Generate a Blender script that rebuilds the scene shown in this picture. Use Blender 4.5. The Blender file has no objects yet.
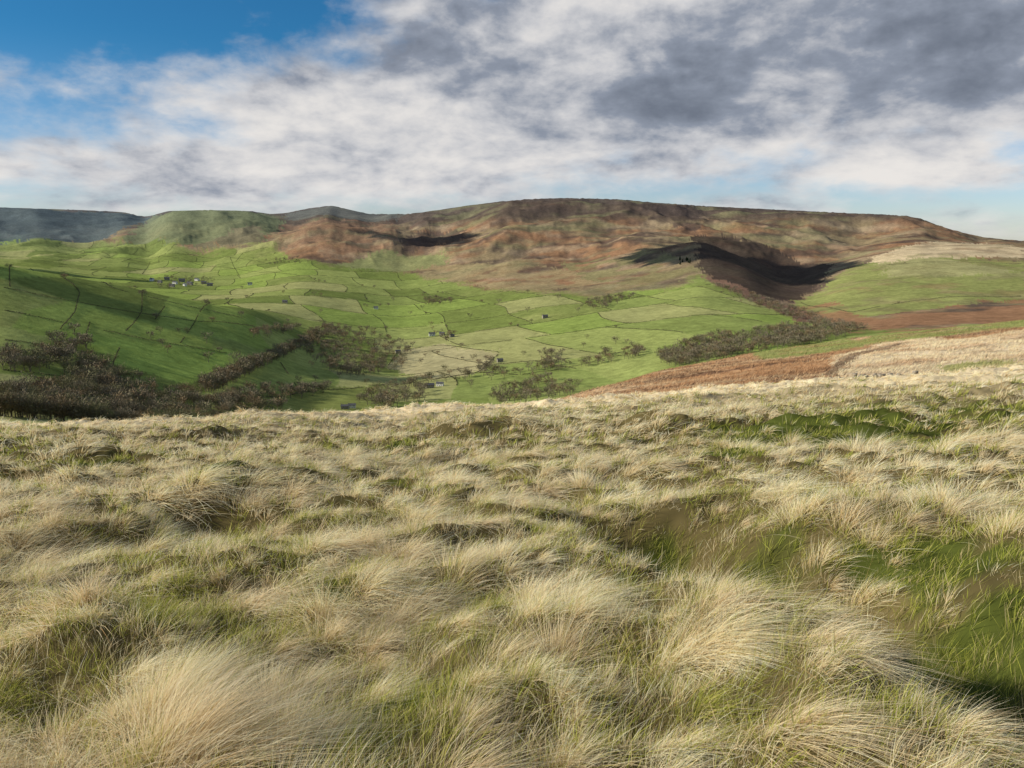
import bpy, math, random, time
import numpy as np
T0=time.time()
rng=np.random.default_rng(7); random.seed(7)
scene=bpy.context.scene
COL=scene.collection
F=800.0; PIT=math.atan(144/800.0); cP,sP=math.cos(PIT),math.sin(PIT)
# ---------------------------------------------------------------- camera
cd=bpy.data.cameras.new("camera"); cam=bpy.data.objects.new("camera",cd); COL.objects.link(cam)
cd.sensor_width=36; cd.lens=36*F/1024; cd.clip_start=0.05; cd.clip_end=60000
cam.location=(0,0,0); cam.rotation_euler=(math.pi/2-PIT,0,0); scene.camera=cam
scene.view_settings.view_transform='Standard'
try: scene.view_settings.look='None'
except Exception: pass
scene.view_settings.exposure=0
# ---------------------------------------------------------------- noise
def _h(ix,iy,s):
    h=(ix.astype(np.int64)*374761393+iy.astype(np.int64)*668265263+s*974634777)&0xffffffff
    h=((h^(h>>13))*1274126177)&0xffffffff
    return ((h^(h>>16))&0xffff)/65535.0
def vn(x,y,s=0):
    x=np.asarray(x,float); y=np.asarray(y,float)
    ix=np.floor(x); iy=np.floor(y)
    ix=ix.astype(np.int64); iy=iy.astype(np.int64); fx=x-ix; fy=y-iy
    def g(a,b):
        t=_h(a,b,s)*6.2831853
        return np.cos(t)*(x-a)+np.sin(t)*(y-b)
    u=fx*fx*fx*(fx*(fx*6-15)+10); v=fy*fy*fy*(fy*(fy*6-15)+10)
    a=g(ix,iy); b=g(ix+1,iy); c=g(ix,iy+1); d=g(ix+1,iy+1)
    return ((a+(b-a)*u)*(1-v)+(c+(d-c)*u)*v)*1.5
def fbm(x,y,o=4,s=0,gain=.5):
    r=0;a=1.;t=0
    for i in range(o):
        r=r+a*vn(x*2.03**i+13.7*i,y*2.03**i-7.1*i,s+i); t+=a; a*=gain
    return r/t*1.5
def sstep(a,b,x):
    t=np.clip((x-a)/(b-a),0,1); return t*t*(3-2*t)
def gsm(a,s,axis):
    n=int(3*s)+1; k=np.exp(-.5*(np.arange(-n,n+1)/s)**2); k/=k.sum()
    pad=[(0,0)]*a.ndim; pad[axis]=(n,n); ap=np.pad(a,pad,mode='edge')
    out=np.zeros_like(a)
    for i,w in enumerate(k):
        sl=[slice(None)]*a.ndim; sl[axis]=slice(i,i+a.shape[axis]); out+=w*ap[tuple(sl)]
    return out
# ---------------------------------------------------------------- terrain grid
NAZ=1050
az=np.concatenate([np.radians(np.linspace(-180,-37,70,endpoint=False)),np.radians(np.linspace(-37,37,NAZ)),np.radians(np.linspace(37,180,71)[1:])])
NR=1000; lr=np.linspace(math.log(0.5),math.log(16000),NR); R=np.exp(lr)
def taz(x): return math.atan((x-512)/802.0)
def zfor(a,r,y):
    t=(384-y)/F; return r*math.cos(a)*(t*cP-sP)/(cP+t*sP)
CAM_H=1.6
cols={
-420:[(45,432),(100,450),(300,440),(500,410),(650,375),(850,330),(1050,290),(1250,272),(1700,268),(2500,260),(4000,250),(5500,243),(6500,230),(7500,205),(9000,215)],
-120:[(45,432),(100,458),(300,452),(500,420),(650,382),(850,330),(1050,285),(1250,256),(1700,264),(2500,264),(4000,256),(5500,246),(6500,235),(7500,206),(9000,215)],
0:[(45,431),(100,460),(300,455),(500,425),(650,390),(850,340),(1050,292),(1250,257),(1700,275),(2500,275),(4000,260),(5500,249),(6500,238),(7500,207),(9000,215)],
100:[(45,428),(100,455),(300,455),(550,425),(700,395),(900,350),(1100,310),(1300,279),(1700,295),(2500,290),(3500,276),(4500,258),(5500,247),(6500,238),(7500,211),(9000,217)],
200:[(47,420),(100,445),(300,455),(600,425),(750,400),(950,368),(1150,326),(1350,298),(1700,309),(2200,303),(2800,289),(3500,278),(4200,262),(4700,246),(5800,211),(7000,216)],
250:[(49,417),(100,442),(300,455),(650,425),(800,400),(1000,370),(1200,335),(1400,309),(1800,308),(2300,298),(2900,286),(3600,270),(4200,252),(4700,236),(5800,213),(7000,216)],
300:[(50,415),(100,440),(300,455),(700,430),(850,405),(1100,372),(1400,343),(1650,323),(2000,305),(2600,285),(3300,264),(3800,244),(4300,225),(4900,234),(6200,209),(7500,214)],
350:[(52,413),(100,436),(300,452),(750,420),(900,402),(1200,368),(1700,330),(2100,307),(2700,286),(3400,265),(3800,244),(4300,221),(4900,230),(6200,209),(7500,214)],
400:[(54,411),(100,430),(300,448),(800,415),(950,400),(1300,365),(1800,328),(2400,303),(3000,283),(3500,262),(3900,243),(4250,226),(4700,236),(5400,214),(6800,217)],
450:[(56,408),(100,422),(250,435),(700,425),(920,401),(1250,365),(1750,327),(2300,302),(2900,280),(3400,258),(3800,240),(4200,242),(4600,230),(5200,207),(6800,215)],
500:[(58,406),(100,414),(200,416),(500,435),(900,402),(1200,365),(1700,325),(2200,300),(2700,277),(3300,250),(3700,234),(4200,220),(4900,201),(6500,210)],
550:[(60,404),(110,408),(170,400),(350,420),(900,397),(1200,360),(1650,322),(2150,297),(2700,275),(3100,255),(3500,238),(4100,224),(4800,199),(6500,208)],
600:[(62,400),(120,402),(210,386),(350,402),(900,393),(1200,355),(1600,320),(2100,295),(2600,273),(3000,252),(3500,238),(4000,222),(4700,200),(6500,208)],
650:[(65,396),(120,399),(260,374),(380,392),(900,383),(1200,348),(1600,316),(2100,292),(2500,268),(2900,246),(3400,238),(4000,220),(4650,202),(6500,209)],
700:[(68,391),(120,396),(300,363),(450,382),(900,372),(1150,346),(1500,317),(2000,289),(2350,265),(2700,241),(3100,243),(4000,224),(4600,206),(6500,212)],
740:[(70,388),(120,392),(340,356),(500,375),(900,368),(1150,341),(1500,318),(1900,298),(2200,278),(2500,262),(2900,262),(3300,245),(4000,227),(4600,208),(6500,213)],
780:[(71,386),(120,390),(370,349),(530,369),(900,364),(1150,339),(1500,323),(1850,305),(2150,295),(2450,288),(2800,282),(3300,255),(4000,229),(4600,210),(6500,214)],
810:[(72,384),(120,389),(380,345),(550,365),(900,362),(1200,337),(1500,326),(1900,306),(2200,296),(2500,286),(2900,270),(3400,250),(4000,231),(4600,211),(6500,216)],
840:[(74,382),(120,386),(390,340),(570,358),(900,358),(1200,334),(1500,322),(1900,298),(2300,280),(2700,266),(3200,260),(3700,246),(4200,230),(4600,213),(6500,218)],
900:[(80,378),(130,382),(400,333),(600,350),(900,353),(1200,333),(1700,305),(2200,278),(2700,256),(3200,245),(3800,236),(4600,216),(6500,222)],
960:[(85,374),(135,378),(410,327),(600,343),(900,349),(1200,332),(1700,304),(2200,278),(2700,255),(3200,244),(3800,242),(4500,233),(6500,240)],
1024:[(90,368),(140,370),(420,321),(600,336),(900,345),(1300,328),(1800,302),(2300,276),(2800,255),(3400,245),(4200,241),(5500,248),(9000,245)],
1200:[(95,360),(150,362),(420,310),(600,322),(900,330),(1300,310),(1900,286),(2500,264),(3400,246),(4200,240),(5500,246),(9000,245)],
1700:[(95,360),(150,362),(420,310),(600,322),(900,330),(1300,310),(1900,286),(2500,264),(3400,246),(4200,240),(5500,246),(9000,245)],
}
xs=sorted(cols); caz=np.array([taz(x) for x in xs]); prof=[]
for x in xs:
    a=taz(x); k=cols[x]; re,ye=k[0]; ze=zfor(a,re,ye)
    rr=[.5,1,2,3.5,6,10,15,20,27,35]; rr=[q for q in rr if q<re*.9]
    pts=[]
    for q in rr:
        f=q/re
        pts.append((q,(-CAM_H+(ze+CAM_H)*f)+ .35*math.sin(f*math.pi)))
    for q,y in k: pts.append((q,zfor(a,q,y)))
    pts.append((16000,-60))
    p=np.array(pts); prof.append(np.interp(R,p[:,0],p[:,1]))
prof=np.array(prof)
cz=np.concatenate([[-math.pi,-1.9],caz,[1.9,math.pi]])
back=np.interp(R,[.5,60,400,2000,16000],[-CAM_H,2,20,20,-60])
allp=np.vstack([back,.5*back+.5*prof[0],prof,.5*back+.5*prof[-1],back])
Z=np.empty((len(az),NR))
for j in range(NR): Z[:,j]=np.interp(az,cz,allp[:,j])
Z=gsm(Z,5,1)
Zs=Z.copy(); v0,v1=70,70+NAZ
Z[v0:v1]=gsm(Z[v0:v1],10,0)
wedge=sstep(0,40,np.arange(NAZ))*sstep(0,40,np.arange(NAZ)[::-1])
Z[v0:v1]=Zs[v0:v1]*(1-wedge[:,None])+Z[v0:v1]*wedge[:,None]
AZ,RR=np.meshgrid(az,R,indexing='ij')
X=RR*np.sin(AZ); Y=RR*np.cos(AZ)
PX=np.tan(az)*802+512
g=fbm(X/1000,Y/1000,3,11,.4); rid=1-np.abs(fbm(X/650+.4*g,Y/900+.2*g,3,31,.38))*2.4
rid2=1-np.abs(fbm(X/170+.5*g,Y/330+.3*rid,4,37,.5))*2.6
moorw=sstep(-130,-30,Z)*sstep(2200,2900,RR)*(1-.75*(sstep(800,900,PX)*(np.abs(az)<1))[:,None]*(1-sstep(3500,4400,RR)))
Z=Z+moorw*((rid-.55)*24*sstep(2200,3400,RR)+g*20+(rid2-.5)*6*(1-sstep(5000,6000,RR)))
Z=Z+sstep(350,800,RR)*(fbm(X/260,Y/260,3,5)*5)
Z=Z+sstep(100,200,RR)*(1-sstep(500,800,RR))*fbm(X/60,Y/60,4,8)*1.4
def ang_y(y,a): t=(384-y)/F; return np.cos(a)*(t*cP-sP)/(cP+t*sP)
sky_x=[-400,0,30,90,130,152,175,215,255,275,290,312,335,350,372,410,440,465,500,530,560,590,620,650,680,700,740,800,850,870,900,915,930,950,975,1005,1024,1300]
sky_y=[205,207,208,210,212,217,211,210,211,214,213,208.5,205.5,209,214,214,210,206,201.5,199,198,198.5,199.5,202.5,204.5,206,208,211,213.5,214,216,219,225,231,237,240,241,240]
near_x=[-400,0,60,100,200,300,400,500,560,600,650,750,850,950,1024,1300]
near_y=[432,430,429,427,420,415,412,407,404,401,396,388,381,376,369,360]
for it in range(3):
    S=Z/RR; mfar=(R>3800); cur=S[:,mfar].max(1)
    d=ang_y(np.interp(PX,sky_x,sky_y),az)-cur
    d[np.abs(az)>1.2]=0; d=gsm(d,[14,6,3][it],0)
    Z=Z+d[:,None]*RR*sstep(2400,5000,RR)
for i in range(v0-6,v1+6):
    a=az[i]; x=PX[i]
    ren=np.interp(x,xs,[cols[q][0][0] for q in xs])
    s=Z[i]/R; mm=(R>ren*.6)&(R<ren*1.25); d=ang_y(np.interp(x,near_x,near_y),a)-s[mm].max()
    Z[i]+=d*R*sstep(ren*.15,ren,R)*(1-sstep(ren*1.5,ren*3,R))
def gidx(x,y):
    a=np.arctan2(x,y); r=np.maximum(np.hypot(x,y),.51)
    return np.interp(a,az,np.arange(len(az))),(np.log(r)-lr[0])/(lr[1]-lr[0])
def zat(x,y):
    fi,fj=gidx(np.asarray(x,float),np.asarray(y,float))
    i=np.clip(fi.astype(int),0,len(az)-2); j=np.clip(fj.astype(int),0,NR-2); u=fi-i; v=fj-j
    return (Z[i,j]*(1-u)+Z[i+1,j]*u)*(1-v)+(Z[i,j+1]*(1-u)+Z[i+1,j+1]*u)*v
def hit(x,y,rmin=1.0):
    dx=x-512; up=384-y; fy=F*cP+up*sP; fz=-F*sP+up*cP
    a=math.atan2(dx,fy); te=fz/math.hypot(dx,fy)
    fi=float(np.interp(a,az,np.arange(len(az)))); i=int(fi); u=fi-i
    s=(Z[i]*(1-u)+Z[i+1]*u)/R
    ok=(s>=te)&(R>rmin)
    if ok.any():
        j=np.argmax(ok); r=R[j]
        if j>0 and R[j-1]>rmin and s[j]!=s[j-1]: r=R[j-1]+(R[j]-R[j-1])*min(max((te-s[j-1])/(s[j]-s[j-1]),0),1)
    else:
        mm=np.where(R>3500,s,-9); r=R[np.argmax(mm)]
    return r*math.sin(a),r*math.cos(a)
def poly(pts,rmin=1.0):
    return np.array([hit(x,y,rmin) for x,y in pts])
def inpoly(px,py,P):
    c=np.zeros(px.shape,bool); n=len(P)
    for i in range(n):
        x1,y1=P[i]; x2,y2=P[(i+1)%n]
        if y1==y2: continue
        k=((y1>py)!=(y2>py))&(px<(x2-x1)*(py-y1)/(y2-y1)+x1); c^=k
    return c
def dline(px,py,P):
    d=np.full(np.shape(px),1e9)
    for (x1,y1),(x2,y2) in zip(P[:-1],P[1:]):
        L=(x2-x1)**2+(y2-y1)**2+1e-9; t=np.clip(((px-x1)*(x2-x1)+(py-y1)*(y2-y1))/L,0,1)
        d=np.minimum(d,np.hypot(px-x1-t*(x2-x1),py-y1-t*(y2-y1)))
    return d
trench=poly([(660,525),(740,550),(830,582),(920,622),(1040,675)])
ridge=poly([(550,545),(640,578),(710,612),(785,655),(860,705)])
trench2=poly([(-60,565),(60,555),(160,540),(240,515)])
ridge2=poly([(-60,505),(80,510),(180,500),(260,482)])
def hum(x,y):
    r=np.hypot(x,y)
    h=.18*fbm(x/2.4,y/2.2,3,51)+.18*fbm(x/1.1,y/.8,3,52)+sstep(8,25,r)*.5*fbm(x/9,y/6,3,53)
    h=h-.80*np.exp(-(dline(x,y,trench)/.6)**2)+.12*np.exp(-(dline(x,y,ridge)/.35)**2)
    h=h-.28*np.exp(-(dline(x,y,trench2)/.6)**2)+.2*np.exp(-(dline(x,y,ridge2)/.7)**2)
    return h*sstep(.6,2.2,r)*(1-sstep(110,160,r))
gp=[((370,730),.40),((420,690),.3),((890,545),.35),((970,560),.5),((1010,600),.4),((830,510),.35),((960,505),.5),((700,495),.3),((225,492),.5),((100,545),.3),((330,600),.2),((820,436),2.2),((860,430),2),((400,445),1.5),((960,410),2.5),((170,640),.18),((620,585),.15),((560,470),.5),((90,470),.6),((470,610),.18),((40,620),.18),((300,455),.8),((700,460),.8),((300,540),.3),((240,680),.18)]
GP=[(hit(*c),s) for c,s in gp]
def greenness(x,y):
    g=.0
    for (cx,cy),s in GP: g=g+np.exp(-(((x-cx)**2+(y-cy)**2)/(s*s)))
    n=fbm(x/1.0,y/.8,4,61); r=np.hypot(x,y)
    n2=fbm(x/6,y/3.5,3,62)
    return g*.75+n*.62+.3*n2*sstep(8,20,r)-.16+.10*sstep(1,4,x)*(1-sstep(8,14,r))+.5*np.exp(-(dline(x,y,trench)/.6)**2)
jn=int(np.argmax(R>170))
Zf=Z.copy(); Zf[:,:jn]+=hum(X[:,:jn],Y[:,:jn])
print("terrain",time.time()-T0)
# ---------------------------------------------------------------- land cover colours, with some shade and haze painted in
C=np.zeros(Z.shape+(3,))
jit=rng.normal(0,1,Z.shape); jit2=rng.normal(0,1,Z.shape)
wx=X+RR*.008*fbm(X/60,Y/60,3,71)+RR*.0018*jit; wy=Y+RR*.014*fbm(X/60,Y/60,3,72)+RR*.004*jit2
n1=fbm(X/420,Y/420,5,81); n2=fbm(X/110,Y/110,4,82); n3=fbm(X/35,Y/70,3,83)
def mixc(c,w):
    global C
    w=w[...,None]; C=C*(1-w)+np.array(c)*w
GRASS=(.24,.275,.08); YEL=(.44,.39,.20); RUST=(.30,.165,.09); OLIVE=(.27,.205,.115); HEATH_AND_SHADE=(.09,.066,.055); DUN=(.40,.30,.19)  # the heather brown also serves the painted shadow patches
C[:]=GRASS
mixc((.17,.21,.06),sstep(-.1,.5,n1)*.5); mixc((.33,.335,.12),sstep(.0,.6,n2)*.4)
FW,FD,FA=150.,225.,.30
def warp(x,y): return 60*fbm(x/600,y/600,2,41),60*fbm(x/600,y/600,2,43)
def to_cell(x,y):
    a,b=warp(x,y); x=x+a; y=y+b; ca,sa=math.cos(FA),math.sin(FA)
    return (x*ca+y*sa)/FW,(-x*sa+y*ca)/FD
def from_cell(u,v):
    ca,sa=math.cos(FA),math.sin(FA); gx=u*FW*ca-v*FD*sa; gy=u*FW*sa+v*FD*ca; x,y=gx,gy
    for _ in range(12):
        a,b=warp(x,y); x,y=gx-a,gy-b
    return x,y
ux,uy=to_cell(X,Y); iy=np.floor(uy).astype(int)
def rowoff(i): return _h(np.asarray(i),np.asarray(i)*0+5,2)
ix=np.floor(ux+rowoff(iy)).astype(int)
f1=_h(ix,iy,3)
pal=[(.38,.37,.15),(.32,.36,.11),(.27,.35,.08),(.19,.235,.06),(.15,.19,.05),(.25,.30,.085),(.29,.33,.10)]
for i,c in enumerate(pal): mixc(c,((f1>=i/8)&(f1<(i+1)/8))*.75)
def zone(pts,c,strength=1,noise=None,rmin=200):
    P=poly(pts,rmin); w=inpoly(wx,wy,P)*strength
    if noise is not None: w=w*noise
    mixc(c,w)
moor=poly([(-300,238),(0,237),(110,241),(135,240),(190,249),(240,247),(262,243),(290,258),(330,264),(380,262),(400,272),(440,279),(480,287),(520,291),(560,293),(600,296),(640,290),(680,284),(702,277),(715,284),(760,302),(800,318),(850,330),(1024,330),(1300,330)],1000)
MAZ=np.arctan2(moor[:,0],moor[:,1]); MRAD=np.hypot(moor[:,0],moor[:,1])
rb=np.interp(az,MAZ,MRAD)[:,None]
mw=sstep(.97,1.03,(RR*(1+.04*n2+.006*jit))/rb)
def mixm(c,w): mixc(c,w*mw)
mixm(OLIVE,np.ones_like(Z))
st=fbm(X/300+.8*n1,Y/140,5,90,.6)
mixm(RUST,sstep(-.2,.25,n1+.7*st)*.9)
mixm(DUN,sstep(.0,.4,fbm(X/240,Y/200,5,92,.6))*.6)
mixm(HEATH_AND_SHADE,sstep(.08,.36,fbm(X/330,Y/180,5,93,.6))*.72)
mixm(HEATH_AND_SHADE,(1-sstep(-.1,.4,rid2))*.45)
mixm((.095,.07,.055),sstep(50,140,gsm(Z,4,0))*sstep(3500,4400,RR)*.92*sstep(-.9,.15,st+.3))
mixm((.25,.245,.115),sstep(.15,.45,fbm(X/500,Y/260,4,95))*.45)
N=sstep(-.35,.05,n2+.5*st)
zone([(125,243),(150,216),(180,211),(265,212),(285,222),(262,243),(190,247)],(.19,.215,.105),strength=.85)
zone([(190,247),(230,232),(262,226),(262,243)],(.2,.15,.10),strength=.6)
zone([(-200,238),(-200,205),(0,207),(130,212),(150,218),(110,238)],(.09,.12,.12),strength=.9)  # far-left ridge tinted blue to stand in for haze
zone([(284,214),(310,209),(335,205),(352,209),(372,214),(400,214),(400,219),(350,219),(290,221)],(.15,.15,.125),strength=.85)  # rear peak greyed, haze painted into its colour
zone([(330,265),(380,250),(440,252),(450,262),(400,272)],(.25,.26,.11),strength=.9)
zone([(400,272),(450,262),(520,262),(600,270),(650,266),(600,285),(520,291),(460,283)],(.34,.27,.14),strength=.7,noise=N)
zone([(398,250),(405,236),(425,229),(440,232),(465,229),(462,240),(440,244),(420,248)],HEATH_AND_SHADE,strength=.7)  # shade of the hollow painted into the moor colour
zone([(640,207),(700,206),(702,230),(680,226),(650,218)],HEATH_AND_SHADE,strength=.8,noise=.4+.6*N)  # shadow patch below the plateau edge, painted as dark ground
zone([(690,236),(730,234),(780,250),(832,264),(822,282),(792,302),(760,294),(725,284),(700,268)],(.07,.052,.042),strength=.88)  # shaded clough flank painted dark into the ground colour
zone([(700,276),(740,286),(795,308),(830,322),(800,322),(760,304)],(.25,.15,.10))
zone([(560,262),(640,250),(700,262),(700,277),(640,288),(590,280)],(.24,.215,.10),strength=.8,noise=N)
zone([(280,224),(340,221),(400,224),(395,245),(330,258),(280,245)],(.29,.175,.105),strength=.75,noise=N)
zone([(790,304),(850,268),(880,258),(1030,262),(1030,300),(940,308),(860,318),(820,316)],(.27,.285,.095),noise=.55+.45*N)
zone([(868,262),(905,246),(980,243),(1030,250),(1030,258),(940,258),(880,264)],(.58,.46,.28),noise=.5+.5*N)
zone([(790,306),(830,302),(870,318),(1030,298),(1300,300),(1300,332),(1030,332),(850,332)],RUST,strength=.9,noise=sstep(-.2,.2,n2+.8*st+.1))
zone([(880,264),(940,258),(1024,272),(960,276),(890,278)],(.37,.34,.16),strength=.8,noise=.5+.5*N)
zone([(388,366),(400,350),(440,345),(500,352),(480,372),(430,380)],YEL)
zone([(60,330),(150,345),(240,352),(190,385),(120,365)],(.27,.36,.08))
zone([(380,410),(560,398),(560,404),(400,412)],(.27,.35,.07))
zone([(230,400),(300,385),(390,385),(360,410),(240,415)],(.20,.225,.065))
sp=sstep(95,125,RR)*(1-sstep(480,560,RR))*sstep(500,530,PX)[:,None]
mixc((.46,.27,.14),sp)
mixc((.60,.44,.26),sp*sstep(-.1,.35,fbm(X/40,Y/12,5,101,.6))*.85)
mixc((.16,.09,.055),sp*sstep(.05,.3,fbm((X+Y*.2)/60,Y/5,4,102,.6))*.9)
SN=sstep(-.5,.1,fbm(X/25,Y/18,4,103,.6))
for pts,c,s_ in [([(835,356),(905,340),(960,340),(1030,330),(1100,332),(1100,378),(1024,374),(860,386),(826,384)],(.74,.60,.39),.9),
              ([(720,360),(860,341),(960,324),(1100,312),(1100,324),(960,335),(860,347),(760,360)],(.30,.33,.11),.9),
              ([(825,382),(828,370),(852,354),(900,343),(902,345),(860,357),(838,372),(834,381)],(.15,.09,.055),.8),
              ([(940,366),(1000,360),(1040,366),(1040,372),(950,374)],(.31,.32,.10),.8)]:
    zone(pts,c,strength=s_,noise=.4+.6*SN,rmin=95)
G=np.zeros(Z.shape); G[:,:jn]=greenness(X[:,:jn],Y[:,:jn])
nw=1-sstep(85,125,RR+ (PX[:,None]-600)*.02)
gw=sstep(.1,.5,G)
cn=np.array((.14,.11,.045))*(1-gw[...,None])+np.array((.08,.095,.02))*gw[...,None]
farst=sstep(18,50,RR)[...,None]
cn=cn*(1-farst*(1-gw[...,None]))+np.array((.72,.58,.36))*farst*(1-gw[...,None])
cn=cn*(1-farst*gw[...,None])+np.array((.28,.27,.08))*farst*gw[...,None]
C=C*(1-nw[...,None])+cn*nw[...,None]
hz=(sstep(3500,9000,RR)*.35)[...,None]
C=C*(1-hz)+np.array((.18,.22,.25))*hz  # distance haze blended into the ground colour
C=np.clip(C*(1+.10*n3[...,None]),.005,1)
# ---------------------------------------------------------------- mesh helper
def mkmesh(name,verts,faces_flat,nper,mats,col=None,smooth=True,midx=None):
    me=bpy.data.meshes.new(name); verts=np.asarray(verts,np.float32); nv=len(verts)
    ff=np.asarray(faces_flat,np.int32).ravel(); nf=len(ff)//nper
    me.vertices.add(nv); me.vertices.foreach_set("co",verts.ravel())
    me.loops.add(len(ff)); me.loops.foreach_set("vertex_index",ff)
    me.polygons.add(nf); me.polygons.foreach_set("loop_start",np.arange(nf,dtype=np.int32)*nper)
    try: me.polygons.foreach_set("loop_total",np.full(nf,nper,np.int32))
    except Exception: pass
    if smooth: me.polygons.foreach_set("use_smooth",np.ones(nf,bool))
    if midx is not None: me.polygons.foreach_set("material_index",np.asarray(midx,np.int32))
    if col is not None:
        at=me.color_attributes.new("Col",'FLOAT_COLOR','POINT')
        c4=np.ones((nv,4),np.float32); c4[:,:3]=col; at.data.foreach_set("color",c4.ravel())
    for m in mats: me.materials.append(m)
    me.update(calc_edges=True); return me
def obj(name,me,label=None,cat=None,kind=None,group=None,loc=None,parent=None):
    o=bpy.data.objects.new(name,me); COL.objects.link(o)
    if label: o["label"]=label
    if cat: o["category"]=cat
    if kind: o["kind"]=kind
    if group: o["group"]=group
    if loc is not None: o.location=loc
    if parent is not None: o.parent=parent
    return o
# ---------------------------------------------------------------- materials
def newmat(name):
    m=bpy.data.materials.new(name); m.use_nodes=True; nt=m.node_tree; nt.nodes.clear(); return m,nt
def simple(name,c,rough=.8,vary=.25,scale=3,bump=0):
    m,nt=newmat(name); n=nt.nodes; l=nt.links
    out=n.new('ShaderNodeOutputMaterial'); b=n.new('ShaderNodeBsdfPrincipled'); b.inputs['Roughness'].default_value=rough
    b.inputs['Specular IOR Level'].default_value=.15
    tc=n.new('ShaderNodeTexCoord'); no=n.new('ShaderNodeTexNoise'); no.inputs['Scale'].default_value=scale; no.inputs['Detail'].default_value=3
    l.new(tc.outputs['Object'],no.inputs['Vector'])
    mr=n.new('ShaderNodeMapRange'); mr.inputs[1].default_value=.3; mr.inputs[2].default_value=.7; mr.inputs[3].default_value=1-vary; mr.inputs[4].default_value=1+vary
    l.new(no.outputs[0],mr.inputs[0])
    vm=n.new('ShaderNodeVectorMath'); vm.operation='SCALE'; l.new(mr.outputs[0],vm.inputs['Scale']); vm.inputs[0].default_value=c
    l.new(vm.outputs[0],b.inputs['Base Color'])
    if bump:
        bp=n.new('ShaderNodeBump'); bp.inputs['Distance'].default_value=bump; l.new(no.outputs[0],bp.inputs['Height']); l.new(bp.outputs[0],b.inputs['Normal'])
    l.new(b.outputs[0],out.inputs[0])
    return m
m_gr,nt=newmat("dry_grass"); n=nt.nodes; l=nt.links
out=n.new('ShaderNodeOutputMaterial'); a_=n.new('ShaderNodeAttribute'); a_.attribute_name='Col'; df=n.new('ShaderNodeBsdfDiffuse'); tr=n.new('ShaderNodeBsdfTranslucent'); mx=n.new('ShaderNodeMixShader'); mx.inputs[0].default_value=.42
l.new(a_.outputs[0],df.inputs[0]); l.new(a_.outputs[0],tr.inputs[0]); l.new(df.outputs[0],mx.inputs[1]); l.new(tr.outputs[0],mx.inputs[2]); l.new(mx.outputs[0],out.inputs[0])
m_ter,nt=newmat("moorland_ground"); n=nt.nodes; l=nt.links
out=n.new('ShaderNodeOutputMaterial'); b=n.new('ShaderNodeBsdfDiffuse')
at=n.new('ShaderNodeAttribute'); at.attribute_name='Col'; tc=n.new('ShaderNodeTexCoord')
cur=at.outputs['Color']; hs=[]
for sc,lo_,hi,dt in [(.012,.85,1.15,6),(.08,.74,1.26,6),(.9,.75,1.25,4)]:
    no=n.new('ShaderNodeTexNoise'); no.inputs['Scale'].default_value=sc; no.inputs['Detail'].default_value=dt; no.inputs['Roughness'].default_value=.7
    l.new(tc.outputs['Object'],no.inputs['Vector']); hs.append(no)
    mr=n.new('ShaderNodeMapRange'); mr.inputs[1].default_value=.32; mr.inputs[2].default_value=.68; mr.inputs[3].default_value=lo_; mr.inputs[4].default_value=hi
    l.new(no.outputs[0],mr.inputs[0]); vm=n.new('ShaderNodeVectorMath'); vm.operation='SCALE'; l.new(cur,vm.inputs[0]); l.new(mr.outputs[0],vm.inputs['Scale']); cur=vm.outputs[0]
l.new(cur,b.inputs['Color'])
bp=n.new('ShaderNodeBump'); bp.inputs['Strength'].default_value=.45; bp.inputs['Distance'].default_value=2.2; l.new(hs[1].outputs[0],bp.inputs['Height'])
l.new(bp.outputs[0],b.inputs['Normal']); l.new(b.outputs[0],out.inputs[0])
na=len(az)
V=np.stack([X,Y,Zf],-1).reshape(-1,3)
I,J=np.meshgrid(np.arange(na-1),np.arange(NR-1),indexing='ij'); a0=(I*NR+J).ravel()
Fq=np.stack([a0,a0+1,a0+NR+1,a0+NR],1)[:,::-1]
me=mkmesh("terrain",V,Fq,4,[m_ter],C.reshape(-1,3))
if me.polygons[50000].normal.z<0: me.flip_normals()
obj("terrain",me,"rolling moorland valley with green fields and rust hills","hills","structure")
print("terrain mesh",time.time()-T0)
# ---------------------------------------------------------------- grass
def blades(root,d0,g,L,w,nr,c0,c1,k):
    n=len(root); ts=np.linspace(0,1,k+1)
    mid=d0+g*.6; side=np.cross(mid,nr); side/=np.linalg.norm(side,axis=1)[:,None]+1e-6
    vs=np.empty((n,k+1,2,3),np.float32); cs=np.empty((n,k+1,2,3),np.float32)
    for i,t in enumerate(ts):
        p=root+(L[:,None])*(d0*t+g*t*t)
        ww=w*(1-t**1.6*.93)*.5
        vs[:,i,0]=p-side*ww[:,None]; vs[:,i,1]=p+side*ww[:,None]
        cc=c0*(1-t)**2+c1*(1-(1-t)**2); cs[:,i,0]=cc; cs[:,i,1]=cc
    base=(np.arange(n)*(2*(k+1)))[:,None]+ (np.arange(k)*2)[None,:]
    f=np.stack([base,base+1,base+3,base+2],-1).reshape(-1,4)
    return vs.reshape(-1,3),cs.reshape(-1,3),f
VS=[];CS=[];FS=[];off=0
def add(v,c,f):
    global off
    VS.append(v);CS.append(c);FS.append(f+off);off+=len(v)
WIND=np.array([.95,-.28,0.])
def edge_r(a):
    return np.interp(np.tan(a)*802+512,xs,[cols[q][0][0] for q in xs])*1.25
def grid(sp,r0,r1,az1=38):
    Rm=r1; gx=np.arange(-Rm*.85,Rm*.85,sp); gy=np.arange(0,Rm,sp)
    A,B=np.meshgrid(gx,gy); A=A.ravel()+rng.uniform(-.5,.5,A.size)*sp; B=B.ravel()+rng.uniform(-.5,.5,B.size)*sp
    r=np.hypot(A,B); a=np.degrees(np.arctan2(A,B)); k=(r>=r0)&(r<r1)&(a>-az1)&(a<az1)&(r<edge_r(np.radians(a)))
    return A[k],B[k]
tot=0
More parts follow.
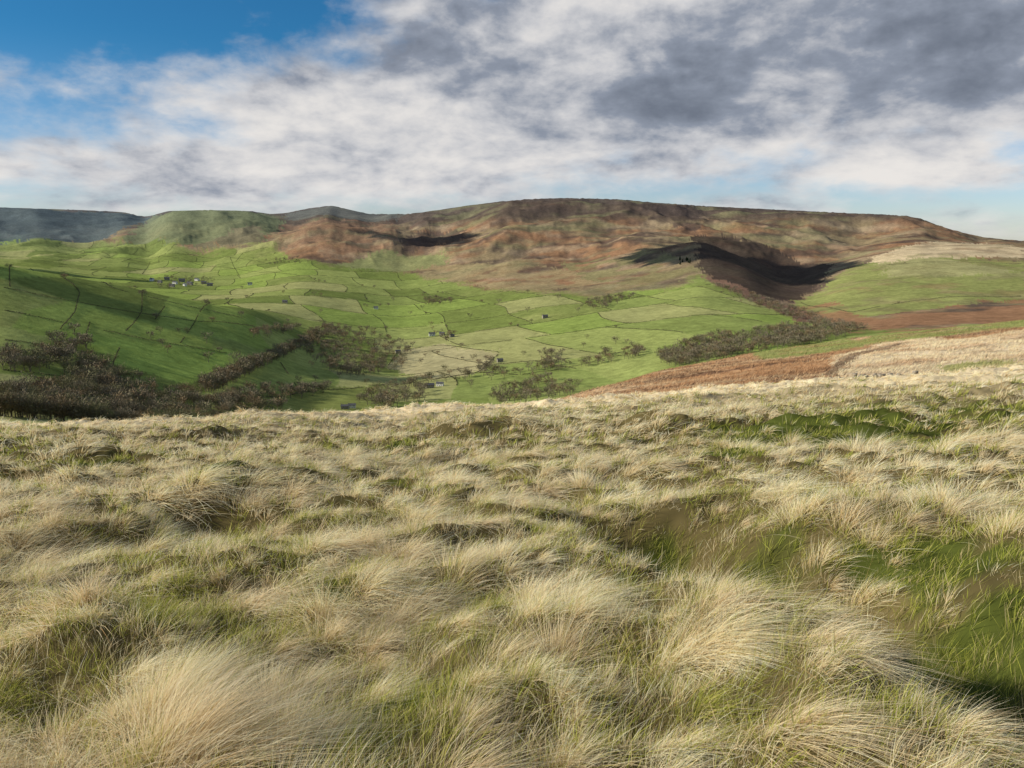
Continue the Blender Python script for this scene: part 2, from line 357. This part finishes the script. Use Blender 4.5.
def tuft_field(sp,r0,r1,nb,k,wm,a0_,under):
    global tot
    tx,ty=grid(sp,r0,r1,a0_); gr=greenness(tx,ty); dt=dline(tx,ty,trench); sc=max(1,sp/.38)
    if under:
        nT=len(tx); straw=rng.random(nT)<.35*(1-sstep(.0,.4,gr)); hs_=rng.uniform(.5,1.6,nT); rb_=.10*max(1,sp/.33); Lb=.14*min(max(1,sp/.33),1.6)
    else:
        keep=(rng.random(len(tx))<(1-sstep(.16,.5,gr)*.85))&((dt>.42)|(rng.random(len(tx))<.12))
        tx,ty,gr,dt=tx[keep],ty[keep],gr[keep],dt[keep]; nT=len(tx); straw=rng.random(nT)<.985
        rows=fbm(tx/2.0,ty/.9,2,66)
        hs_=rng.uniform(.5,1.25,nT)*(1-.35*sstep(.0,.4,gr))*np.clip(1+.6*rows,.55,1.4)*(.5+.5*sstep(.35,1.1,dt)); rb_=.15*sc; Lb=.285*(1+.2*(sc-1))
    tl=rng.uniform(0,6.28,nT); wd=fbm(tx/2.2,ty/2.2,2,68)*1.5
    nbl=np.maximum((nb*np.clip(hs_,.45,1.4)).astype(int),3); idx=np.repeat(np.arange(nT),nbl); n=len(idx); tot+=n
    rad=np.abs(rng.normal(0,.62,n))*rb_*np.clip(hs_[idx],.6,1.3); th=rng.uniform(0,6.283,n)
    rx=tx[idx]+np.cos(th)*rad; ry=ty[idx]+np.sin(th)*rad
    rz=zat(rx,ry)+hum(rx,ry)-.02
    ow=np.stack([np.cos(th),np.sin(th),0*th],1)*(rad/rb_)[:,None]
    wv=np.stack([WIND[0]*np.cos(wd)-WIND[1]*np.sin(wd),WIND[0]*np.sin(wd)+WIND[1]*np.cos(wd),0*wd],1)[idx]
    tv=np.stack([np.cos(tl),np.sin(tl),0*tl],1)[idx]
    s=straw[idx][:,None]
    if under: d0=np.array([0,0,1.])+ow*.3+wv*.15+rng.normal(0,.34,(n,3)); dr=.35
    else: d0=np.array([0,0,1.])+ow*.66+wv*.30+tv*.20+rng.normal(0,.17,(n,3)); dr=1
    d0/=np.linalg.norm(d0,axis=1)[:,None]
    L=hs_[idx]*Lb*rng.uniform(.55,1.25,n)
    g=(wv*.50+tv*.18+ow*.25+rng.normal(0,.13,(n,3))+np.array([0,0,-.62]))*rng.uniform(.35,1.1,n)[:,None]*dr
    w=wm*rng.uniform(.7,1.4,n)
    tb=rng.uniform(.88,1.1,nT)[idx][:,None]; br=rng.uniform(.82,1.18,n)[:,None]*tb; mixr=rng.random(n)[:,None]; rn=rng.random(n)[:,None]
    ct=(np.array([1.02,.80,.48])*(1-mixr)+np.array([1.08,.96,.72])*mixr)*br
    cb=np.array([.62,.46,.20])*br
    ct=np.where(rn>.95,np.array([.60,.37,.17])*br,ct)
    gc=sstep(-.2,.5,gr)[idx][:,None]
    gb=rng.uniform(.55,1.45,n)[:,None]
    gcol=(np.array([.36,.41,.055])*(1-mixr)+np.array([.68,.65,.15])*mixr)*gb
    gcol=np.where(rn>.78,np.array([.90,.72,.38])*br,gcol)
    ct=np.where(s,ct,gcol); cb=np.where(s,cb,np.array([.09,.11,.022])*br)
    ct=np.where(s&(rng.random(n)[:,None]<gc*.22),np.array([.52,.48,.12])*br,ct)
    nr=np.array([-.35,-.15,.72])+ow*.6+rng.normal(0,.32 if not under else .7,(n,3))
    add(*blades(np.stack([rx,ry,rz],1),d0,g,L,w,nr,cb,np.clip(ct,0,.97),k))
for a_1 in [(.36,1.1,5,660,4,.0018,58,0),(.38,5,9,350,4,.0027,40,0),(.41,9,15,160,3,.0048,38,0),(.50,15,26,60,3,.009,37,0),(.66,26,48,28,2,.02,37,0),(.95,48,120,18,2,.045,37,0),
          (.11,1.1,5.5,38,2,.0026,58,1),(.14,5.5,9,30,2,.0042,40,1),(.24,9,16,20,2,.008,38,1),(.45,16,34,14,2,.016,37,1)]:
    tuft_field(*a_1)
print("blades",tot,time.time()-T0)
me=mkmesh("grass",np.concatenate(VS),np.concatenate(FS),4,[m_gr],np.concatenate(CS),smooth=False)
obj("grass",me,"wind-combed pale straw moor grass tussocks with green tufts","grass","stuff")
VS=[];CS=[];FS=[];off=0
m_=46000; a=rng.uniform(math.radians(2),math.radians(36),m_); r=np.sqrt(rng.uniform(95**2,440**2,m_)); tx=r*np.sin(a); ty=r*np.cos(a)
fi,fj=gidx(tx,ty); cc=C[fi.astype(int),fj.astype(int)]
idx=np.repeat(np.arange(m_),5); n=len(idx); rx=tx[idx]+rng.normal(0,.35,n); ry=ty[idx]+rng.normal(0,.35,n)
rz=zat(rx,ry)+hum(rx,ry)-.05; d0=np.array([0,0,1.])+rng.normal(0,.6,(n,3))+WIND*.4; d0/=np.linalg.norm(d0,axis=1)[:,None]
br=rng.uniform(.65,1.3,m_)[idx][:,None]
nr=np.array([-.3,0,.9])+rng.normal(0,.3,(n,3))
add(*blades(np.stack([rx,ry,rz],1),d0,WIND*.4+np.zeros((n,3)),rng.uniform(.3,.85,n),rng.uniform(.1,.25,n),nr,cc[idx]*br,np.clip(cc[idx]*br*1.2,0,.85),1))
obj("bracken",mkmesh("bracken",np.concatenate(VS),np.concatenate(FS),4,[m_gr],np.concatenate(CS),smooth=False),"rust-brown dead bracken and rough pale pasture","bracken","stuff")
VS=CS=FS=None
print("grass mesh",time.time()-T0)
# ---------------------------------------------------------------- trees
m_bark=simple("bark",(.14,.115,.085),.9,.3,2); m_twig=simple("twigs",(.21,.175,.115),.9,.35,.4); m_twig2=simple("russet_twigs",(.22,.16,.09),.9,.35,.4); m_twig3=simple("olive_twigs",(.19,.175,.09),.9,.35,.4)
m_ever=simple("conifer_needles",(.05,.075,.035),.9,.35,.5); m_hedge=simple("hedge_twigs",(.14,.13,.07),.9,.4,.2)
def quadrib(p0,p1,w0,w1,sd): return [p0-sd*w0,p0+sd*w0,p1+sd*w1,p1-sd*w1]
def tree_arrays(seed,H=11,W=9,twigs=420,lo=False,conifer=False):
    r=np.random.default_rng(seed); V=[];Q=[];M=[]
    def prism(p0,p1,r0,r1,mi,ns=5):
        p0=np.array(p0,float);p1=np.array(p1,float); d=p1-p0; d/=np.linalg.norm(d)+1e-9
        u=np.cross(d,[.3,.9,.1]); u/=np.linalg.norm(u)+1e-9; v=np.cross(d,u); b0=len(V)
        for (p,q) in ((p0,r0),(p1,r1)):
            for i in range(ns):
                t=6.283*i/ns; V.append(p+(u*math.cos(t)+v*math.sin(t))*q)
        for i in range(ns):
            Q.append([b0+i,b0+(i+1)%ns,b0+ns+(i+1)%ns,b0+ns+i]); M.append(mi)
    th=H*(.32 if not conifer else .95)
    top=np.array([r.uniform(-.4,.4),r.uniform(-.4,.4),th]); prism((0,0,-.8),top,.38,.22 if not conifer else .04,0,6)
    tips=[]
    if not conifer:
        for i in range(5 if lo else 7):
            a=6.283*i/7+r.uniform(-.4,.4); l=H*r.uniform(.28,.42); e=r.uniform(.5,1.25)
            p1=top+np.array([math.cos(a)*math.cos(e),math.sin(a)*math.cos(e),math.sin(e)])*l; prism(top-[0,0,.1],p1,.17,.08,0,3)
            for k in range(2 if lo else 4):
                a2=a+r.uniform(-1,1); e2=r.uniform(.1,1.2); p2=p1+np.array([math.cos(a2)*math.cos(e2),math.sin(a2)*math.cos(e2),math.sin(e2)])*H*r.uniform(.12,.25)
                prism(p1,p2,.07,.03,0 if lo else 1,3); tips.append(p2)
    clumps=[np.array([r.uniform(-1,1)*W*.3,r.uniform(-1,1)*W*.3,H*r.uniform(.36,.82)]) for _ in range(9)]+tips
    for i in range(twigs):
        if conifer:
            t=r.uniform(0,1)**.8; z=H*(.12+.86*t); rad=W*.32*(1-t)**.9+.1; a=r.uniform(0,6.283)
            p0=np.array([0,0,z+.3]); p1=np.array([math.cos(a)*rad,math.sin(a)*rad,z-.25]); w0,w1=.12,.32
        else:
            c=clumps[r.integers(len(clumps))]; p0=c+r.normal(0,.11,3)*[W,W,H*.8]
            d=p0-np.array([0,0,H*.35]); d/=np.linalg.norm(d)+1e-6; d=d+r.normal(0,.45,3); p1=p0+d*r.uniform(.5,1.4); w0,w1=(.12,.045) if not lo else (.27,.12)
        s=np.cross(p1-p0,r.normal(0,1,3)); s/=np.linalg.norm(s)+1e-6
        b0=len(V); V.extend(quadrib(p0,p1,w0,w1,s)); Q.append([b0,b0+1,b0+2,b0+3]); M.append(1)
    return np.array(V),np.array(Q),np.array(M)
def split_tree(v,q,mi,mat):
    k=mi==0; i0=np.unique(q[k]); i1=np.unique(q[~k]); m0=np.zeros(len(v),int); m0[i0]=np.arange(len(i0)); m1=np.zeros(len(v),int); m1[i1]=np.arange(len(i1))
    return mkmesh("trunk",v[i0],m0[q[k]],4,[m_bark],smooth=False),mkmesh("crown",v[i1],m1[q[~k]],4,[mat],smooth=False)
tmesh=[]
for s in range(6):
    tmesh.append(split_tree(*tree_arrays(100+s,H=[12,10,14,11,13,9][s],W=[9,8,10,10,9,8][s],twigs=600),[m_twig,m_twig2,m_twig3][s%3]))
cmesh=split_tree(*tree_arrays(200,H=12,W=9,twigs=700,conifer=True),m_ever)
lo=[tree_arrays(300+s,H=11+s,W=10,twigs=190,lo=True) for s in range(4)]
VR=520
def samp(pts,n,rmin=VR):
    P=np.array(pts,float); x0,y0=P.min(0); x1,y1=P.max(0); o=[]
    while len(o)<n:
        x=rng.uniform(x0,x1); y=rng.uniform(y0,y1)
        if inpoly(np.array([x]),np.array([y]),P)[0]: o.append((x,y))
    return [hit(x,y,rmin) for x,y in o]
woods=[([(0,402),(60,396),(120,388),(190,396),(235,402),(290,410),(250,420),(150,428),(0,434)],340),
([(0,356),(60,350),(110,368),(150,386),(110,392),(60,376),(0,370)],120),
([(40,342),(75,335),(95,350),(60,356)],20),
([(0,392),(60,388),(120,384),(120,392),(60,398),(0,404)],70),
([(196,390),(240,368),(285,349),(320,330),(333,326),(338,332),(292,354),(247,376),(217,394)],340),
([(300,351),(330,327),(375,331),(412,349),(400,370),(350,380),(320,366)],270),
([(215,398),(300,384),(330,388),(320,396),(225,408)],70),
([(355,404),(395,380),(430,390),(425,402),(380,412)],70),
([(485,398),(540,380),(580,384),(575,398),(500,406)],80),
([(655,357),(700,340),(760,332),(830,324),(865,330),(820,344),(740,356),(690,367),(662,366)],560),
([(712,284),(760,298),(815,316),(830,325),(790,320),(740,300)],130),
([(578,308),(600,299),(635,296),(632,300),(600,309)],60),
([(424,298),(455,299),(452,305),(425,305)],45),
([(535,354),(562,354),(560,368),(538,370)],26),
([(430,332),(455,330),(455,342),(430,342)],10),
([(150,277),(215,277),(215,285),(160,289)],45),
([(250,332),(300,328),(300,334),(255,340)],30),
([(462,372),(480,360),(496,360),(496,374)],14),
([(265,260),(300,258),(310,264),(270,266)],25),
([(590,354),(640,349),(645,356),(600,362)],18),
([(410,378),(520,370),(640,352),(640,358),(520,378),(420,384)],50),
([(100,300),(330,290),(560,296),(640,345),(500,400),(330,400),(150,360)],70),
]
pts=[]
for P,nn in woods: pts+=samp(P,nn)
pts=np.array(pts); d=np.hypot(pts[:,0],pts[:,1]); order=np.argsort(d+rng.uniform(0,500,len(d)))
def place_tree(name,mm,x,y,lab,cat,grp,sc=None):
    s=sc or random.uniform(.65,1.15)
    o=obj(name,None,lab,cat,group=grp,loc=(x,y,float(zat(x,y))-.3)); o.scale=(s,s,s*random.uniform(.85,1.1)); o.rotation_euler=(0,0,random.uniform(0,6.28))
    obj("trunk",mm[0],parent=o); obj("crown",mm[1],parent=o)
nind=205
for i in order[:nind]:
    x,y=pts[i]; place_tree("bare_tree",tmesh[random.randrange(6)],x,y,"leafless grey-brown deciduous tree in the valley wood","tree","bare trees in the valley")
for i in range(12):
    x,y=samp([(674,259),(690,259),(692,266),(676,266)],1)[0]; place_tree("conifer_tree",cmesh,x,y,"dark green conifer in a small moorside plantation","tree","conifers in the plantation")
VV=[];QQ=[];MM=[];off=0
for i in order[nind:]:
    x,y=pts[i]; v,q,mi=lo[random.randrange(4)]; s=random.uniform(.6,1.15); a=random.uniform(0,6.28)
    R2=np.array([[math.cos(a),-math.sin(a),0],[math.sin(a),math.cos(a),0],[0,0,1]])*s
    VV.append(v@R2.T+[x,y,float(zat(x,y))-.3]); QQ.append(q+off); MM.append(np.where(mi==1,1+random.choice((0,0,1,2)),0)); off+=len(v)
me=mkmesh("woodland",np.concatenate(VV),np.concatenate(QQ),4,[m_bark,m_twig,m_twig2,m_twig3],smooth=False,midx=np.concatenate(MM))
obj("woodland",me,"leafless brown woodland along the valley streams","woodland","stuff")
# ---------------------------------------------------------------- hedges
H=[
[(0,287),(60,299),(130,312),(200,322),(270,332)],[(0,310),(50,320),(110,332),(160,342),(230,354)],[(0,340),(40,345),(100,354)],
[(60,276),(80,292),(75,312),(60,330)],[(150,292),(142,312),(125,332)],[(210,304),(195,322),(180,344)],[(0,370),(40,374),(90,382)],
[(120,347),(112,366),(122,380)],[(30,268),(110,288),(180,305),(250,320)],
[(300,392),(290,376),(280,362)],[(800,302),(850,313),(900,303),(1024,296)],
[(880,266),(940,262),(1024,264)],
[(165,306),(155,320)],[(90,322),(85,342)],[(20,268),(10,288)],
[(230,402),(300,392),(380,385),(430,380)],[(430,380),(480,372),(520,375)],[(520,375),(580,365),(640,352)],[(388,366),(400,350),(440,345),(500,352),(480,372),(430,380)],
[(150,258),(230,268),(300,276)],[(100,256),(160,262)],[(180,250),(230,257),(290,262)],[(10,250),(70,250),(110,256)],[(60,246),(110,246),(150,252)],[(230,257),(240,276)],[(150,262),(142,274)]]
def hedge_run(x0,y0,h=1.4):
    P=np.stack([x0,y0],1); V=[];Q=[]
    L=np.r_[0,np.cumsum(np.hypot(*np.diff(P,axis=0).T))]; r_=np.hypot(P[:,0],P[:,1]).mean()
    st=.75 if r_<1500 else 1.2; n=min(int(L[-1]/st),2200)
    if n<12: return []
    s=np.linspace(0,L[-1],n); x=np.interp(s,L,P[:,0]); y=np.interp(s,L,P[:,1])
    k_=max(2,min(14,n/8)); x=gsm(x,k_,0); y=gsm(y,k_,0)
    hh=h*(1+.8*fbm(s/14,0*s+3,3,78)); gap=fbm(s/60,0*s+P[0,1],2,79)>-.6
    z=zat(x,y); ox,oy=x[0],y[0]; oz=z[0]; qs=1 if r_<1500 else 1.2
    for i in range(n):
        if not gap[i]: continue
        for k in range(3):
            c=np.array([x[i]-ox+rng.normal(0,.2),y[i]-oy+rng.normal(0,.2),z[i]-oz+hh[i]*rng.uniform(.15,.8)])
            u=rng.normal(0,1,3); u/=np.linalg.norm(u); w=np.cross(u,rng.normal(0,1,3)); w/=np.linalg.norm(w); q=rng.uniform(.28,.54)*qs
            b0=len(V); V.extend([c-u*q-w*q*.7,c+u*q-w*q*.5,c+u*q*.8+w*q*.7,c-u*q+w*q*.6]); Q.append([b0,b0+1,b0+2,b0+3])
    if V: obj("hedgerow",mkmesh("hedgerow",np.array(V),np.array(Q),4,[m_hedge],smooth=False),"dark winter hedgerow dividing green valley fields","hedge",group="hedgerows between the fields",loc=(ox,oy,oz))
    return list(zip(x,y))
hp=[]
for pl in H:
    P=poly(pl,VR); hp+=hedge_run(P[:,0],P[:,1])
def inz(x,y):
    a=np.arctan2(x,y); r=np.hypot(x,y); px=np.tan(a)*802+512
    rl=np.interp(a,MAZ,MRAD)
    lo_r=np.interp(px,[100,230,330,430,520,660,800],[2100,1750,1400,1050,950,1250,1500])
    return (px>60)&(px<800)&(r>lo_r)&(r<rl*.985)&(np.abs(a)<1)
nh=0
for k in range(0,26):
    u=np.linspace(-30,30,1500); x,y=from_cell(u,np.full_like(u,float(k))); ok=inz(x,y)
    e=np.flatnonzero(np.diff(np.r_[0,ok.astype(int),0]))
    for s_,t_ in zip(e[::2],e[1::2]):
        if t_-s_>8: hp+=hedge_run(x[s_:t_],y[s_:t_]); nh+=1
    ro=float(rowoff(k))
    for j in range(-30,31):
        v=np.linspace(k,k+1,30); x,y=from_cell(np.full_like(v,j-ro),v); ok=inz(x,y)
        if ok.sum()>8 and nh<190: hp+=hedge_run(x[ok],y[ok]); nh+=1
print("hedges",nh)
hp=[p for p in hp if math.hypot(*p)<2800]
for p in random.sample(hp,80):
    place_tree("bare_tree",tmesh[random.randrange(6)],p[0],p[1],"lone leafless tree standing in a field hedgerow","tree","bare trees in the valley",random.uniform(.5,.95))
print("veg",time.time()-T0)
# ---------------------------------------------------------------- houses
m_wall=simple("gritstone_wall",(.30,.27,.22),.9,.25,2,bump=.02); m_white=simple("whitewashed_wall",(.72,.70,.64),.8,.08,2); m_slate=simple("slate_roof",(.10,.10,.105),.9,.25,2)
m_glass=simple("window_glass",(.03,.035,.04),.15,.1,2); m_door=simple("painted_door",(.08,.12,.08),.5,.1,2)
def box(x0,x1,y0,y1,z0,z1):
    v=[(x,y,z) for z in (z0,z1) for x,y in ((x0,y0),(x1,y0),(x1,y1),(x0,y1))]
    return v,[(0,3,2,1),(4,5,6,7),(0,1,5,4),(1,2,6,5),(2,3,7,6),(3,0,4,7)]
def pm(name,v,f,m):
    me=bpy.data.meshes.new(name); me.from_pydata([tuple(a) for a in v],[],f); me.materials.append(m); return me
w,dp,h,rh=6.5,3.6,5.2,2.6
wallv=[(-w,-dp,-2),(w,-dp,-2),(w,dp,-2),(-w,dp,-2),(-w,-dp,h),(w,-dp,h),(w,dp,h),(-w,dp,h),(-w,0,h+rh),(w,0,h+rh)]
wallf=[(0,1,5,4),(1,2,6,9,5),(2,3,7,6),(3,0,4,8,7)]
def slab(sg):
    e=.4; t=.25; y0=sg*(dp+e); z0=h-rh*e/dp
    v=[(-w-e,y0,z0+.02),(w+e,y0,z0+.02),(w+e,0,h+rh+.02),(-w-e,0,h+rh+.02)]; v+=[(a,b_,c+t) for a,b_,c in v]
    return v,[(0,3,2,1),(4,5,6,7),(0,1,5,4),(1,2,6,5),(2,3,7,6),(3,0,4,7)]
v1_,f1_=slab(-1); v2_,f2_=slab(1)
roofme=pm("roof",v1_+v2_,f1_+[tuple(i+8 for i in q) for q in f2_],m_slate)
chim=pm("chimney",*box(-w+.3,-w+1.4,-.5,.5,h+rh-.8,h+rh+1.4),m_wall)
wallme={0:pm("wall",wallv,wallf,m_wall),1:pm("wall",wallv,wallf,m_white)}
winme=pm("window",*box(-.55,.55,-.06,.06,-.65,.65),m_glass); doorme=pm("door",*box(-.5,.5,-.06,.06,0,2.1),m_door)
def house(px,py,rot,sc,kind,lab):
    x,y=hit(px,py,VR); e=obj("farmhouse",None,lab,"house",group="farmhouses in the valley",loc=(x,y,float(zat(x,y))+.2)); e.rotation_euler=(0,0,rot); e.scale=(sc,sc,sc)
    obj("wall",wallme[kind],parent=e); r=obj("roof",roofme,parent=e); obj("chimney",chim,parent=r)
    for wx_,wz in ((-4,1.4),(0-2,3.9),(-4.6,3.9),(2.2,3.9),(4.6,3.9),(3.6,1.4)): obj("window",winme,loc=(wx_,-dp-.04,wz),parent=e)
    obj("door",doorme,loc=(0.3,-dp-.04,0),parent=e)
hs2=[(152,281),(160,283),(167,280),(175,284),(182,282),(190,285),(197,281),(204,284),(210,286),(185,286),(172,287)]
for i,(a,b_) in enumerate(hs2): house(a,b_,random.uniform(-.9,.9),random.uniform(1.1,1.6),int(i%3==0),"whitewashed valley village house under a slate roof" if i%3==0 else "grey stone valley village house under a slate roof")
for a,b_,r,s,k in [(432,336,.2,.95,1),(442,335,-.3,.8,0),(452,337,.5,.7,0),(376,309,.1,.9,1),(430,388,.3,.8,0),(440,386,-.2,.7,1),(352,408,.2,.6,1),(345,409,.1,.6,0),(398,353,.4,.7,0),(285,303,0,.9,0),(545,318,.3,.9,0),(500,362,.3,.7,0),(250,285,.3,1.1,1)]:
    house(a,b_,r,s,k,"white farmhouse with slate roof among green fields" if k else "grey stone farm building with slate roof among fields")
# ---------------------------------------------------------------- tumbled dry stone walls on the near brow
m_stone=simple("lichened_stone",(.33,.28,.21),.95,.35,3,bump=.03)
def rock(c,s):
    base=[(-1,-1,-1),(1,-1,-1),(1,1,-1),(-1,1,-1),(-1,-1,1),(1,-1,1),(1,1,1),(-1,1,1)]
    v=np.array(base,float)*s*.5*rng.uniform(.65,1.1,(8,3)); a=rng.uniform(0,3.14); ca,sa=math.cos(a),math.sin(a)
    return v@np.array([[ca,sa,0],[-sa,ca,0],[0,0,1]])+c
qb=np.array([(0,3,2,1),(4,5,6,7),(0,1,5,4),(1,2,6,5),(2,3,7,6),(3,0,4,7)])
for pl,dens,lab in [([(838,382),(870,381),(905,378),(930,377)],75,"tumbled low grey dry-stone wall among pale grass"),([(935,376),(980,372),(1040,368)],85,"broken line of grey wall stones in moor grass")]:
    P=np.array([[math.sin(taz(x))*dens*(1+.02*i),math.cos(taz(x))*dens*(1+.02*i)] for i,(x,y) in enumerate(pl)]); L=np.r_[0,np.cumsum(np.hypot(*np.diff(P,axis=0).T))]; n=int(L[-1]*(5 if dens==75 else 3))
    V=[];Q=[]
    for i in range(n):
        s=rng.uniform(0,L[-1]); x=np.interp(s,L,P[:,0])+rng.normal(0,.4); y=np.interp(s,L,P[:,1])+rng.normal(0,.4)
        z=float(zat(x,y)+hum(x,y))+rng.uniform(0,.35)
        V.append(rock(np.array([x,y,z]),rng.uniform(.18,.42)*np.array([1.3,1,.7]))); Q.append(qb+8*i)
    obj("dry_stone_wall",mkmesh("dry_stone_wall",np.concatenate(V),np.concatenate(Q),4,[m_stone],smooth=False),lab,"stone wall")
# ---------------------------------------------------------------- light
SAZ=math.atan2(-.97,-.12); SEL=math.radians(25)
sd=np.array([math.sin(SAZ)*math.cos(SEL),math.cos(SAZ)*math.cos(SEL),math.sin(SEL)])
sl=bpy.data.lights.new("sun",'SUN'); sl.energy=5.0; sl.angle=math.radians(.5); sl.color=(1,.93,.80)
so=bpy.data.objects.new("sun",sl); COL.objects.link(so)
from mathutils import Vector
so.rotation_euler=Vector(sd).to_track_quat('Z','Y').to_euler()
# ---------------------------------------------------------------- out-of-frame clouds added towards the sun to shade chosen hill spots
m_cl,nt=newmat("shade_cloud"); n=nt.nodes; out=n.new('ShaderNodeOutputMaterial'); b=n.new('ShaderNodeBsdfDiffuse'); b.inputs[0].default_value=(.85,.86,.88,1); nt.links.new(b.outputs[0],out.inputs[0])
import bmesh
def shade_cloud(px,py,alt,rx_,ry_,rot,seed,rmin=600):
    x,y=hit(px,py,rmin); z=float(zat(x,y)); k=alt/sd[2]; c=np.array([x,y,z])+sd*k
    bm=bmesh.new(); bmesh.ops.create_icosphere(bm,subdivisions=6,radius=1); co=np.array([v.co[:] for v in bm.verts])
    nn=fbm(co[:,0]*2.4+co[:,2]*1.3+seed*7,co[:,1]*2.4-co[:,2]+seed,6,seed,.7); f=np.clip(1+1.3*nn,.25,2)
    co=co*f[:,None]*[rx_,ry_,min(rx_,ry_)*.15]; ca,sa=math.cos(rot),math.sin(rot); co=co@np.array([[ca,sa,0],[-sa,ca,0],[0,0,1]])
    for v,q in zip(bm.verts,co): v.co=q
    for f_ in bm.faces: f_.smooth=True
    me=bpy.data.meshes.new("shade_cloud"); bm.to_mesh(me); bm.free(); me.materials.append(m_cl)
    obj("shade_cloud",me,"unseen ragged cumulus added to shade the hills","shade_cloud","structure",loc=tuple(c))
shade_cloud(80,276,700,160,60,.3,1); shade_cloud(765,272,1100,230,230,-.3,2); shade_cloud(430,240,1500,200,180,0,4,3000); shade_cloud(200,330,600,110,28,.5,12)
# ---------------------------------------------------------------- world
wd_=bpy.data.worlds.new("World"); scene.world=wd_; wd_.use_nodes=True; nt=wd_.node_tree; nt.nodes.clear(); NN=nt.nodes; LL=nt.links
class E:
    def __init__(s,o): s.o=o
def m(op,a,b=0.):
    nd=NN.new('ShaderNodeMath'); nd.operation=op
    for i,v in enumerate((a,b)):
        if isinstance(v,E): LL.new(v.o,nd.inputs[i])
        else: nd.inputs[i].default_value=v
    return E(nd.outputs[0])
E.__add__=lambda s,t:m('ADD',s,t); E.__sub__=lambda s,t:m('SUBTRACT',s,t); E.__mul__=lambda s,t:m('MULTIPLY',s,t); E.__truediv__=lambda s,t:m('DIVIDE',s,t)
def ss(x,a,b_):
    nd=NN.new('ShaderNodeMapRange'); nd.interpolation_type='SMOOTHSTEP'; LL.new(x.o,nd.inputs[0]); nd.inputs[1].default_value=a; nd.inputs[2].default_value=b_; return E(nd.outputs[0])
tc=NN.new('ShaderNodeTexCoord'); sx=NN.new('ShaderNodeSeparateXYZ'); LL.new(tc.outputs['Generated'],sx.inputs[0])
dx,dy,dz=[E(o) for o in sx.outputs]
azd=m('ARCTAN2',dx,dy)*57.2958; eld=m('ARCSINE',dz)*57.2958
def combine(a,b_,c):
    nd=NN.new('ShaderNodeCombineXYZ')
    for i,v in enumerate((a,b_,c)):
        if isinstance(v,E): LL.new(v.o,nd.inputs[i])
        else: nd.inputs[i].default_value=v
    return nd.outputs[0]
def noise(vec,scale,detail,rough,dist=0):
    nd=NN.new('ShaderNodeTexNoise'); LL.new(vec,nd.inputs['Vector']); nd.inputs['Scale'].default_value=scale; nd.inputs['Detail'].default_value=detail; nd.inputs['Roughness'].default_value=rough; nd.inputs['Distortion'].default_value=dist; return E(nd.outputs[0])
def blob(px,py,sx_,sy_,amp):
    a=math.degrees(math.atan((px-512)/802)); e=math.degrees(math.atan((384-py)/F))-math.degrees(PIT)
    u=(azd-a)/(sx_/14.0); v=(eld-e)/(sy_/14.0)
    return m('EXPONENT',(u*u+v*v)*-1.0)*amp
ev=m('POWER',m('MAXIMUM',eld,0.0)+1.0,.72)
vA=combine(azd*.12,ev*.66,0.0); vB=combine(azd*.12+.12,ev*.66-.16,0.0)
vF=combine(azd*.40,ev*1.9,5.0)
nA=noise(vA,1.0,9,.55,.15); nB=noise(vB,1.0,6,.54,.15); nF=noise(vF,1.0,7,.60,.2)
nsum=nA*.68+nF*.32
bias=blob(90,15,370,85,-.26)+blob(60,120,160,40,-.06)+blob(120,172,340,24,.22)+blob(370,140,150,50,.24)+blob(820,70,430,84,.40)+blob(560,60,120,60,.24)+blob(420,20,70,40,.18)+blob(890,178,60,16,.24)+blob(960,205,100,12,-.14)+blob(700,188,130,12,-.10)+blob(180,98,230,26,.17)
den=nsum+bias
cov=ss(den,.38,.72)
dark=blob(860,80,340,50,.30)+blob(930,30,260,40,.06)+blob(420,25,110,42,.20)+blob(620,110,130,36,.10)+blob(330,125,150,34,-.08)+blob(590,50,60,40,-.08)+blob(890,178,80,20,-.18)+blob(120,165,340,20,.06)
shade=ss(nsum*1.15+dark-(nA-nB)*1.2,.36,1.14)
cr=NN.new('ShaderNodeValToRGB'); LL.new(shade.o,cr.inputs[0]); el=cr.color_ramp.elements
el[0].position=0; el[0].color=(.82,.79,.76,1); el[1].position=1; el[1].color=(.145,.17,.22,1)
e2=el.new(.28); e2.color=(.58,.585,.61,1); e3=el.new(.6); e3.color=(.27,.305,.375,1)
sky=NN.new('ShaderNodeTexSky'); sky.sky_type='NISHITA'; sky.sun_disc=False; sky.sun_elevation=SEL; sky.sun_rotation=SAZ; sky.air_density=1.0; sky.dust_density=.3; sky.ozone_density=2.5; sky.altitude=400
b1=NN.new('ShaderNodeBackground'); b1.inputs[1].default_value=.12
tint=NN.new('ShaderNodeMix'); tint.data_type='RGBA'; LL.new(ss(eld,2.0,13.0).o,tint.inputs['Factor']); tint.inputs['A'].default_value=(.75,.82,1.0,1); tint.inputs['B'].default_value=(.16,.54,.76,1)
gm=NN.new('ShaderNodeVectorMath'); gm.operation='MULTIPLY'; LL.new(sky.outputs[0],gm.inputs[0]); LL.new(tint.outputs['Result'],gm.inputs[1]); LL.new(gm.outputs[0],b1.inputs[0])
b2=NN.new('ShaderNodeBackground'); b2.inputs[1].default_value=1.0; LL.new(cr.outputs[0],b2.inputs[0])
mx=NN.new('ShaderNodeMixShader'); LL.new(cov.o,mx.inputs[0]); LL.new(b1.outputs[0],mx.inputs[1]); LL.new(b2.outputs[0],mx.inputs[2])
ow=NN.new('ShaderNodeOutputWorld'); LL.new(mx.outputs[0],ow.inputs[0])
print("done",time.time()-T0)
